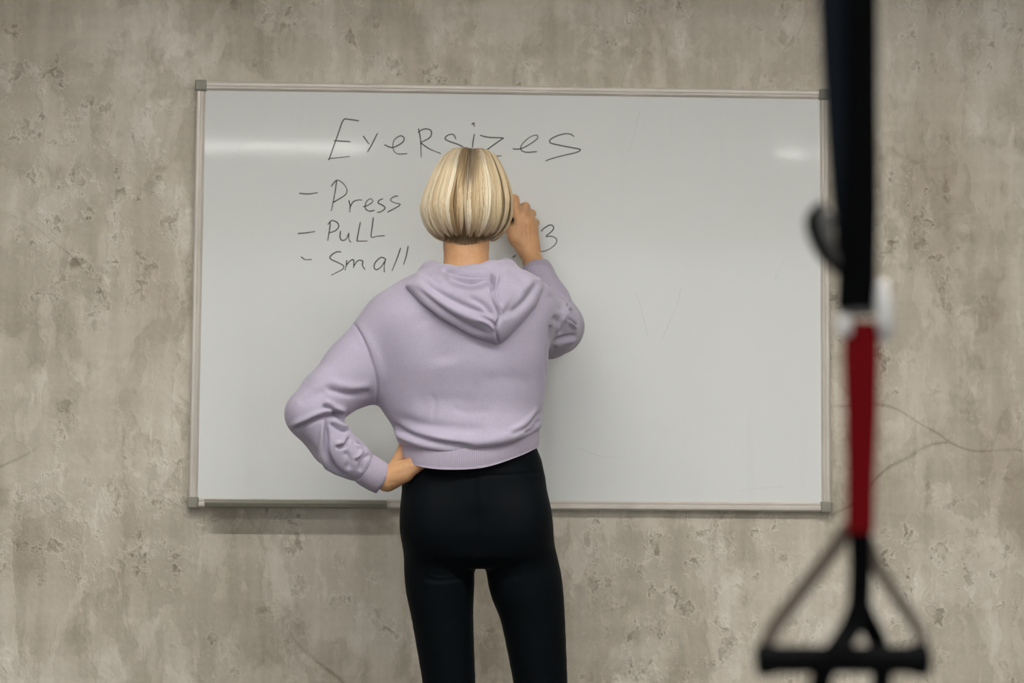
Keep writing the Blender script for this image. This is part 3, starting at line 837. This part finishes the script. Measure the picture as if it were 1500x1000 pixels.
# --- body: head, neck, trunk, limbs and hands as one skin mesh
BV, BQ = [], []
def put(V, Q):
    BQ.append(Q+sum(len(v) for v in BV)); BV.append(V)
HC = P(684, 284, -.43)
GB = Grid(*bounds(415, 395, 850, 1330, -.62, -.06, .01), 0.0065)
GB = Grid((GB.lo[0], -.62, 0.03), (P(850, 600, -.4)[0], -.10, P(690, 380, YP)[2]), 0.0070)
LG = leg_field(GB, 0.010); D = LG.copy()
z_w = P(690, 645, YP)[2]
tr = d_loft(GB, [row(668, 612, 770, .080), row(600, 610, 768, .085), row(540, 600, 775, .095), row(480, 590, 780, .095), row(440, 590, 785, .08), row(415, 620, 755, .06), row(396, 655, 712, .045, -.44)])
D = smin(D, tr, .03); D = np.where(GB.Z < z_w+0*D, np.maximum(D, LG), D)
p, r = chain([(590, 462, -.45, 30), (479, 580, -.505, 26), (457, 606, -.525, 22), (528, 682, -.505, 18), (560, 701, -.498, 14)]); add_chain(GB, D, p, r, .015)
p, r = chain([(765, 450, -.44, 32), (800, 475, -.33, 28), (812, 476, -.235, 24), (801, 440, -.185, 20), (788, 408, -.15, 15)]); add_chain(GB, D, p, r, .015)
for L in (L_LEG, R_LEG):
    q = P(*L[-1][:3]); add_chain(GB, D, [q, (q[0], -.452, .05), (q[0], -.31, .035)], [.026, .03, .025], .01)
p, r = chain([(683, 420, -.435, 33), (683, 380, -.435, 32)]); add_chain(GB, D, p, r, .02)
V, Q = surface(GB, D); V = relax(V, Q, 3); put(V, Q)
# head and neck
GH = Grid((HC[0]-.12, -.57, P(684, 425, -.43)[2]), (HC[0]+.12, -.29, HC[2]+.125), .0028)
D = GH.full()
c = HC
add_ell(GH, D, c+[0, .012, .000], (.069, .080, .072), .01)
add_ell(GH, D, c+[0, .028, -.045], (.056, .062, .068), .03)                 # face and jaw
add_chain(GH, D, [c+[0, .055, -.098], c+[0, .073, -.100]], [.022, .014], .02)     # chin
p, r = chain([(683, 432, -.445, 35), (683, 395, -.442, 33.2), (683, 358, -.435, 33.0), (683, 325, -.425, 32)]); add_chain(GH, D, p, r, .02)
add_chain(GH, D, [c+[0, .088, -.002], c+[0, .105, -.036]], [.007, .010], .008)     # nose
add_chain(GH, D, [c+[-.009, .096, -.040], c+[.009, .096, -.040]], [.007, .007], .005)
add_chain(GH, D, [c+[-.03, .083, .016], c+[.03, .083, .016]], [.008, .008], .015)  # brow
for s in (-1, 1):
    carve_ell(GH, D, c+[s*.030, .098, .000], (.018, .016, .010), .012)
    add_ell(GH, D, c+[s*.040, .060, -.030], (.020, .024, .016), .02)        # cheek
    add_chain(GH, D, [c+[s*.074, .002, .012], c+[s*.081, -.006, .002], c+[s*.077, .000, -.022]], [.008, .009, .007], .006)   # ear
add_chain(GH, D, [c+[-.018, .086, -.066], c+[0, .092, -.064], c+[.018, .086, -.066]], [.004, .0055, .004], .004)   # lips
add_chain(GH, D, [c+[-.016, .085, -.074], c+[0, .091, -.075], c+[.016, .085, -.074]], [.004, .006, .004], .004)
V, Q = surface(GH, D); V = relax(V, Q, 2, .5, .2); put(V, Q)
# right hand, writing
def fingers(G, D, lst, k=.004):
    for f in lst:
        p, r = chain(f); add_chain(G, D, p, r, k, kin=.003)
RH = dict(
 palm=[[(774, 366, -.118, 13), (758, 322, -.104, 9.0)], [(775, 366, -.118, 13), (766, 318, -.100, 8.5)], [(777, 366, -.117, 12.5), (774, 321, -.094, 8.3)], [(779, 366, -.116, 12), (780, 330, -.090, 8.0)],
       [(772, 370, -.118, 12), (756, 348, -.108, 11), (752, 336, -.104, 9)]],
 fing=[[(758, 320, -.104, 8.6), (753.5, 292, -.078, 7.2), (746, 290, -.052, 6.2), (740, 299, -.036, 5.2)],
       [(766, 316, -.100, 8.2), (769.5, 303, -.070, 7.0), (758, 306, -.050, 6.3), (746, 312, -.040, 5.4)],
       [(774, 320, -.094, 8.0), (778.5, 313, -.064, 6.6), (768, 320, -.046, 6.0), (756, 323, -.041, 5.2)],
       [(780, 330, -.090, 7.6), (784, 326, -.064, 5.9), (775, 333, -.047, 5.3), (765, 335, -.042, 4.7)],
       [(757, 352, -.110, 10.5), (747, 336, -.098, 8.0), (741, 318, -.072, 7.2), (740, 305, -.050, 5.6)]])
GR = Grid(*bounds(725, 275, 812, 440, -.20, -.022, .006), .0017)
D = GR.full()
p, r = chain([(804, 440, -.185, 21), (790, 405, -.152, 16.5), (781, 384, -.132, 13.8), (775, 366, -.118, 13.2)]); add_chain(GR, D, p, r, .005, kin=.012)
for f in RH['palm']:
    p, r = chain(f); add_chain(GR, D, p, r, .008)
fingers(GR, D, RH['fing'])
D = smax(D, (GR.Y+.0185)+0*D, .002)
V, Q = surface(GR, D); V = relax(V, Q, 2, .5, .2)
V = sculpt(V, Q, [('g', [(762, 318), (765, 340), (770, 360)], 2.0, 1.2), ('g', [(770, 318), (772, 340), (774, 360)], 2.0, 1.2), ('g', [(778, 326), (778, 342), (778, 360)], 2.0, 1.1),
                  ('b', [(757, 312), (759, 322)], 4, 1.2), ('b', [(768, 308), (767, 318)], 4, 1.2), ('g', [(750, 352), (756, 358), (764, 366)], 4, 1.6)])
put(V, Q)
# left hand, resting on the hip under the hem
LH = dict(palm=[[(566, 700, -.500, 14), (602, 677, -.512, 9)], [(567, 702, -.500, 14), (603, 683, -.514, 9)], [(567, 704, -.500, 13.5), (601, 689, -.514, 8.5)], [(567, 706, -.498, 12.5), (595, 697, -.510, 8.5)],
                [(566, 699, -.498, 13), (579, 685, -.496, 11)]],
          fing=[[(602, 678, -.512, 8.2), (624, 668, -.521, 7), (636, 662, -.530, 6.4), (644, 657, -.534, 5.5)],
                [(603, 683, -.514, 8.2), (628, 674, -.526, 7), (641, 669, -.534, 6.4), (650, 665, -.538, 5.5)],
                [(601, 689, -.514, 8), (617, 680, -.524, 6.6), (632, 674, -.531, 6), (641, 671, -.535, 5.2)],
                [(595, 697, -.510, 7.8), (609, 687, -.519, 6), (621, 679, -.526, 5.2), (629, 675, -.530, 4.6)],
                [(577, 688, -.497, 11), (583, 674, -.488, 8.8), (588, 661, -.476, 7.4), (591, 651, -.466, 6.0)]])
GL = Grid(*bounds(520, 640, 660, 730, -.585, -.44, .006), .0019)
D = GL.full()
p, r = chain([(528, 682, -.505, 18), (552, 696, -.50, 14), (568, 702, -.499, 13.4)]); add_chain(GL, D, p, r, .005, kin=.012)
for f in LH['palm']:
    p, r = chain(f); add_chain(GL, D, p, r, .008)
fingers(GL, D, LH['fing'])
V, Q = surface(GL, D); V = relax(V, Q, 2, .5, .2)
V = sculpt(V, Q, [('g', [(578, 694), (592, 690), (606, 684)], 2.5, .8), ('g', [(566, 708), (574, 706), (582, 708)], 2.0, .8)])
put(V, Q)
mesh_obj('body', np.vstack(BV), np.vstack(BQ), M['skin'], person, True)
for s in (-1, 1):
    e = c+np.array([s*.030, .080, .000])
    th = np.linspace(0, np.pi, 10); ph = np.linspace(0, 2*np.pi, 16, endpoint=False)
    Vv = [e+.0115*np.array([math.sin(a)*math.cos(b), math.cos(a), math.sin(a)*math.sin(b)]) for a in th for b in ph]
    Fs = [(i*16+j, (i+1)*16+j, (i+1)*16+(j+1) % 16, i*16+(j+1) % 16) for i in range(9) for j in range(16)]
    ey = mesh_obj('eye', Vv, Fs, M['eye'], person, True)
    ir = [e+.0118*np.array([math.sin(a)*math.cos(b), math.cos(a), math.sin(a)*math.sin(b)]) for a in (0.05, .2, .42) for b in ph]
    mesh_obj('iris', ir, [(i*16+j, (i+1)*16+j, (i+1)*16+(j+1) % 16, i*16+(j+1) % 16) for i in range(2) for j in range(16)], M['iris'], ey, True)

# --- hair: a bob of many fine tapering locks over a cap
HPROF = np.array([(219.5, 2), (219.5, 14), (222, 27), (228, 36.5), (238, 43.5), (252, 50.5), (270, 57.8), (290, 64.3), (305, 66.4), (318, 65), (329, 61), (338, 55), (346, 47), (351, 39.5), (353, 33)], float)
seg = np.concatenate([[0], np.cumsum(np.hypot(*np.diff(HPROF, axis=0).T))]); seg /= seg[-1]
YH = -.43
def hair_pt(phi, s, out=0.0, scale=1.0):
    """phi 0 = back of the head (towards the room), +-pi = face; s 0 crown .. 1 tips"""
    s = np.asarray(s, float)
    py = np.interp(s, seg, HPROF[:, 0]); hw = np.interp(s, seg, HPROF[:, 1])*scale
    cphi, sphi = np.cos(phi), np.sin(phi)
    cx = np.interp(py, [217, 245, 265, 290, 305, 350], [689, 687, 686.5, 684.5, 683, 684])
    hw_m = hw/SC(YH)+out
    ya = np.where(cphi > 0, 1.12, 1.20)
    base = np.stack([P(a, b, YH) for a, b in zip(np.atleast_1d(cx), np.atleast_1d(py))])
    x = base[:, 0]+hw_m*sphi; y = YH-hw_m*cphi*ya; z = base[:, 2]
    return np.stack([x, y, z], 1)
hv, hf, hs, hr = [], [], [], []
def lock(pts, w, t, shade, root):
    global hv
    n = len(pts); T = np.gradient(pts, axis=0); T /= np.linalg.norm(T, axis=1)[:, None]+1e-9
    out = pts-np.array([HC[0], YH, HC[2]-.01]); S = np.cross(T, out); S /= np.linalg.norm(S, axis=1)[:, None]+1e-9
    N = np.cross(S, T)
    b = len(hs)
    ring = np.stack([pts+S*w[:, None], pts+N*t[:, None], pts-S*w[:, None], pts-N*t[:, None]], 1)
    hv.append(ring.reshape(-1, 3))
    hs.extend([shade]*(4*n)); hr.extend(np.repeat(root, 4))
    for i in range(n-1):
        for k in range(4):
            l = (k+1) % 4; hf.append((b+i*4+k, b+i*4+l, b+i*4+4+l, b+i*4+4+k))
PARTX = P(692, 219, YH)[0]
NCL = 150
cl_phi = np.sort(rng.uniform(-np.pi, np.pi, NCL)); cl_out = np.clip(rng.normal(-.0006, .0042, NCL), -.009, .004); cl_sh = rng.normal(0, .17, NCL); cl_len = rng.uniform(.90, 1.0, NCL)
cl_w1 = rng.normal(0, .07, NCL); cl_amp = rng.uniform(.01, .07, NCL); cl_fr = rng.uniform(3, 7, NCL)
NS = 15
for k in range(4600):
    ci = rng.integers(NCL); phi0 = cl_phi[ci]+rng.normal(0, .055)
    a = abs((phi0+np.pi) % (2*np.pi)-np.pi)
    s1 = cl_len[ci]*rng.uniform(.95, 1.0)
    if a > 2.25: s1 *= .56                                                      # fringe over the forehead
    elif a > 1.95: s1 *= .56+.44*(2.25-a)/.30
    layer = rng.random()
    s0 = rng.uniform(.0, .05) if layer < .75 else rng.uniform(.05, .5)
    s = s0+(s1-s0)*np.linspace(0, 1, NS)
    u = np.linspace(0, 1, NS)
    phi = phi0+(cl_phi[ci]+cl_w1[ci]-phi0)*(u**1.5)*.62+cl_amp[ci]*np.sin(u*cl_fr[ci]+ci)*u
    out = cl_out[ci]*np.clip(u*2, 0, 1)+rng.normal(0, .0011)-.001
    pts = hair_pt(phi, s, 0)
    # move in or out along the horizontal direction from the head axis
    dirn = np.stack([np.sin(phi), -np.cos(phi), 0*phi], 1)
    pts = pts+dirn*np.asarray(out)[:, None] if np.ndim(out) else pts+dirn*out
    pts[:, 2] += rng.normal(0, .0009)-.0042*np.exp(-((pts[:, 0]-PARTX)/.010)**2)*np.clip(1-s/.42, 0, 1)
    wmax = rng.uniform(.0008, .0017)
    prof = np.clip(np.minimum(u/.12+.35, (1-u)/.22+.12), 0, 1)
    dphi = (phi0+np.pi) % (2*np.pi)-np.pi
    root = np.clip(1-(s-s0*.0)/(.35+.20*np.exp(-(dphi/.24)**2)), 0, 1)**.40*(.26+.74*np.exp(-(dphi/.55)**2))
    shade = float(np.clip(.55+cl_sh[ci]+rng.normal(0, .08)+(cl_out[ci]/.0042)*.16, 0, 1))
    lock(pts, wmax*prof, wmax*.55*prof, shade, root)
# short darker hair on the nape
for k in range(700):
    phi = rng.normal(0, .55)
    if abs(phi) > 1.35: continue
    top = rng.uniform(326, 346); L = rng.uniform(8, 24)*(1-.45*abs(phi)/1.35)
    u = np.linspace(0, 1, 7); py = np.minimum(top+L*u, 359-6*abs(phi))
    r0 = 34.2+9*(1-u)*np.clip((348-top)/20, 0, 1)
    px = 683+r0*np.sin(phi)+rng.normal(0, 5)*u**2
    y = -.435-(r0/SC(-.43)+.0008)*np.cos(phi)
    pts = np.array([P(a, b, yy) for a, b, yy in zip(px, py, y)])
    lock(pts, np.full(7, .0010)*(1-u*.85), np.full(7, .0006)*(1-u*.85), float(rng.uniform(.0, .4)), np.full(7, .62))
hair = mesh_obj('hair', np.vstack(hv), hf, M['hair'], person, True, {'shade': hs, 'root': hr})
# under-layer cap so that no scalp shows between the locks
ns, nt = 96, 22
ph = np.linspace(-np.pi, np.pi, ns, endpoint=False)
Vv = []
for a in ph:
    aa = abs(a); e = .965 if aa < 1.95 else (.55 if aa > 2.25 else .55+.41*(2.25-aa)/.3)
    Vv.append(hair_pt(a, np.linspace(0.0, e, nt), -.008))
Vv = np.vstack(Vv)
Fs = [(i*nt+j, i*nt+j+1, ((i+1) % ns)*nt+j+1, ((i+1) % ns)*nt+j) for i in range(ns) for j in range(nt-1)]
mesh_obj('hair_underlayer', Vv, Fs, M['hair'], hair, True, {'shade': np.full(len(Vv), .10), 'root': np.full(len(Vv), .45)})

# ------------------------------------------------------------------ marker pen held in the writing hand
tip, tail = P(739, 311, YB-.0006), P(749, 322, -.128)
d = (tail-tip); Lm = np.linalg.norm(d); d /= Lm
mk = empty('marker_pen', tuple(tip)); tag(mk, 'black marker pen held in the raised writing hand', 'pen')
MB().tube([tip+d*t for t in (.012, .02, .03, .1, Lm-.004, Lm)], [.004, .0062, .0066, .0066, .0064, .0045], 16).build('barrel', M['rubber'], mk, True)
MB().tube([tip, tip+d*.004, tip+d*.013], [.0012, .0022, .0026], 12).build('nib', M['ink'], mk, True)

# ------------------------------------------------------------------ suspension trainer hanging in the foreground
YS = -2.62
def S(px, py, dy=0.0): return P(px, py, YS+dy)
ss = SC(YS); XS = np.array([1.0, 0, 0])
trn = empty('suspension_trainer', tuple(S(1255, 965))); tag(trn, 'black and red suspension training strap with handle hanging in the foreground', 'suspension trainer')
def up_to(zt, a, b):
    a, b = np.array(a), np.array(b); return a+(b-a)*((zt-a[2])/(b[2]-a[2]))
# main strap, doubled: a broad black web and a navy one lying half behind it to the left
zc_ = R_['z1']
a, b = S(1251, 450), S(1247, 0)
top = up_to(zc_-.06, a, b)
a, b = S(1254, 450), S(1262, 0)
MB().strap([a, S(1260, 300), S(1262, 200), b, top], np.array([60, 54, 48, 46, 46])/ss, .003, XS).build('strap', M['black_web'], trn)
a2, b2 = S(1240, 330, .012), S(1222, 0, .012)
top2 = up_to(zc_-.06, a2, b2); top2[0] = top[0]-.008
MB().strap([S(1254, 440, .008), S(1246, 340, .008), S(1237, 250, .008), S(1228, 120, .008), b2, top2], np.array([50, 48, 46, 46, 46, 46])/ss, .003, XS).build('strap', M['navy_web'], trn)
# ceiling anchor
MB().tube([top+[-.03, 0, .05], top+[-.03, 0, 0], top+[-.015, 0, -.018], top+[.015, 0, -.018], top+[.03, 0, 0], top+[.03, 0, .05]], .005, 10).build('anchor_loop', M['dark_steel'], trn, True)
MB().box(top+np.array([-.05, -.03, .045]), top+np.array([.05, .03, .0595]), .004).build('anchor_plate', M['dark_steel'], trn)
# cam buckle on the left edge with its tab
bc = S(1216, 345, -.006)
cb = MB()
q = [S(1206, 300, -.008), S(1193, 318, -.008), S(1197, 345, -.010), S(1210, 375, -.010), S(1226, 398, -.008)]
cb.strap(catmull(q, 12), np.interp(np.linspace(0, 1, 12), [0, .3, .6, 1], [14, 26, 24, 10])/ss, .012, XS).build('cam_buckle', M['rubber'], trn, True)
MB().strap(catmull([S(1212, 312, -.016), S(1210, 340, -.019), S(1216, 362, -.018), S(1226, 388, -.014)], 10), np.interp(np.linspace(0, 1, 10), [0, .5, 1], [20, 19, 10])/ss, .006, XS).build('buckle_lever', M['dark_steel'], trn, True)
# keeper block under the buckle
MB().box(S(1227, 455, .008)-[0, .012, 0], S(1279, 400, .008)+[0, .006, 0], .004).build('strap_keeper', M['black_web'], trn)
# steel ring joining black and red webbing
rg = [S(1236, 490), S(1229, 475), S(1236, 461), S(1262, 457), S(1288, 455), S(1299, 468), S(1296, 488), S(1266, 493)]
cr = catmull(rg+[rg[0]], 33)[:-1]
MB().tube(cr, .0038, 10, closed=True).build('steel_ring', M['dark_steel'], trn, True)
MB().strap(catmull([S(1291, 412, -.004), S(1294, 440, -.008), S(1297, 470, -.010), S(1298, 500, -.006)], 10), np.interp(np.linspace(0, 1, 10), [0, .3, .8, 1], [12, 24, 24, 13])/ss, .007, XS).build('carabiner_gate', M['steel'], trn, True)
MB().box(S(1226, 492, -.012)-[0, .004, 0], S(1247, 462, -.012)+[0, .004, 0], .004).build('ring_tab', M['steel'], trn, True)
# red lower web
MB().strap([S(1262, 470, -.004), S(1261, 520, -.005), S(1262, 600, -.005), S(1261, 700, -.004), S(1260, 780, -.003)], np.array([50, 54, 49, 42, 41])/ss, .004, XS).build('red_strap', M['red_web'], trn)
# black web below it, forking to the two ends of the grip
MB().strap(catmull([S(1260, 770, .002), S(1261, 830, .002), S(1259, 880, .002), S(1258, 905, .002)], 10), np.array([34]*7+[31, 29, 28])/ss, .004, XS).build('handle_strap', M['black_web'], trn)
MB().strap(catmull([S(1261, 880, 0), S(1246, 920, -.008), S(1225, 952, -.022), S(1206, 985, -.026), S(1196, 1030, -.012)], 14), 33/ss, .004, XS).build('handle_strap', M['black_web'], trn)
MB().strap(catmull([S(1258, 880, .004), S(1272, 912, .010), S(1287, 945, .024), S(1292, 985, .026), S(1288, 1030, .012)], 14), 30/ss, .004, XS).build('handle_strap', M['black_web'], trn)
# grip bar with end caps, foot loop webbing
ga, gb = S(1119, 966), S(1350, 966)
gx = np.linspace(0, 1, 25)
MB().tube([ga+(gb-ga)*t for t in gx], np.where((gx < .06) | (gx > .94), 24/ss, 20.5/ss)*1.0, 20).build('grip', M['rubber'], trn, True)
for e_, s in ((ga, -1), (gb, 1)):
    MB().tube([e_+[s*-.002, 0, 0], e_+[s*.004, 0, 0], e_+[s*.006, 0, 0]], [25/ss, 25/ss, 20/ss], 20).build('grip_cap', M['rubber'], trn, True)
MB().strap(catmull([S(1244, 772, .012), S(1215, 812, .014), S(1172, 868, .016), S(1136, 916, .016), S(1124, 945, .012), S(1121, 965, .008)], 20), 23/ss, .003, XS).build('foot_loop', M['taupe_web'], trn)
MB().strap(catmull([S(1270, 790, .014), S(1287, 832, .016), S(1318, 880, .018), S(1344, 920, .018), S(1350, 945, .012), S(1349, 965, .008)], 20), 19/ss, .003, XS).build('foot_loop', M['taupe_web'], trn)
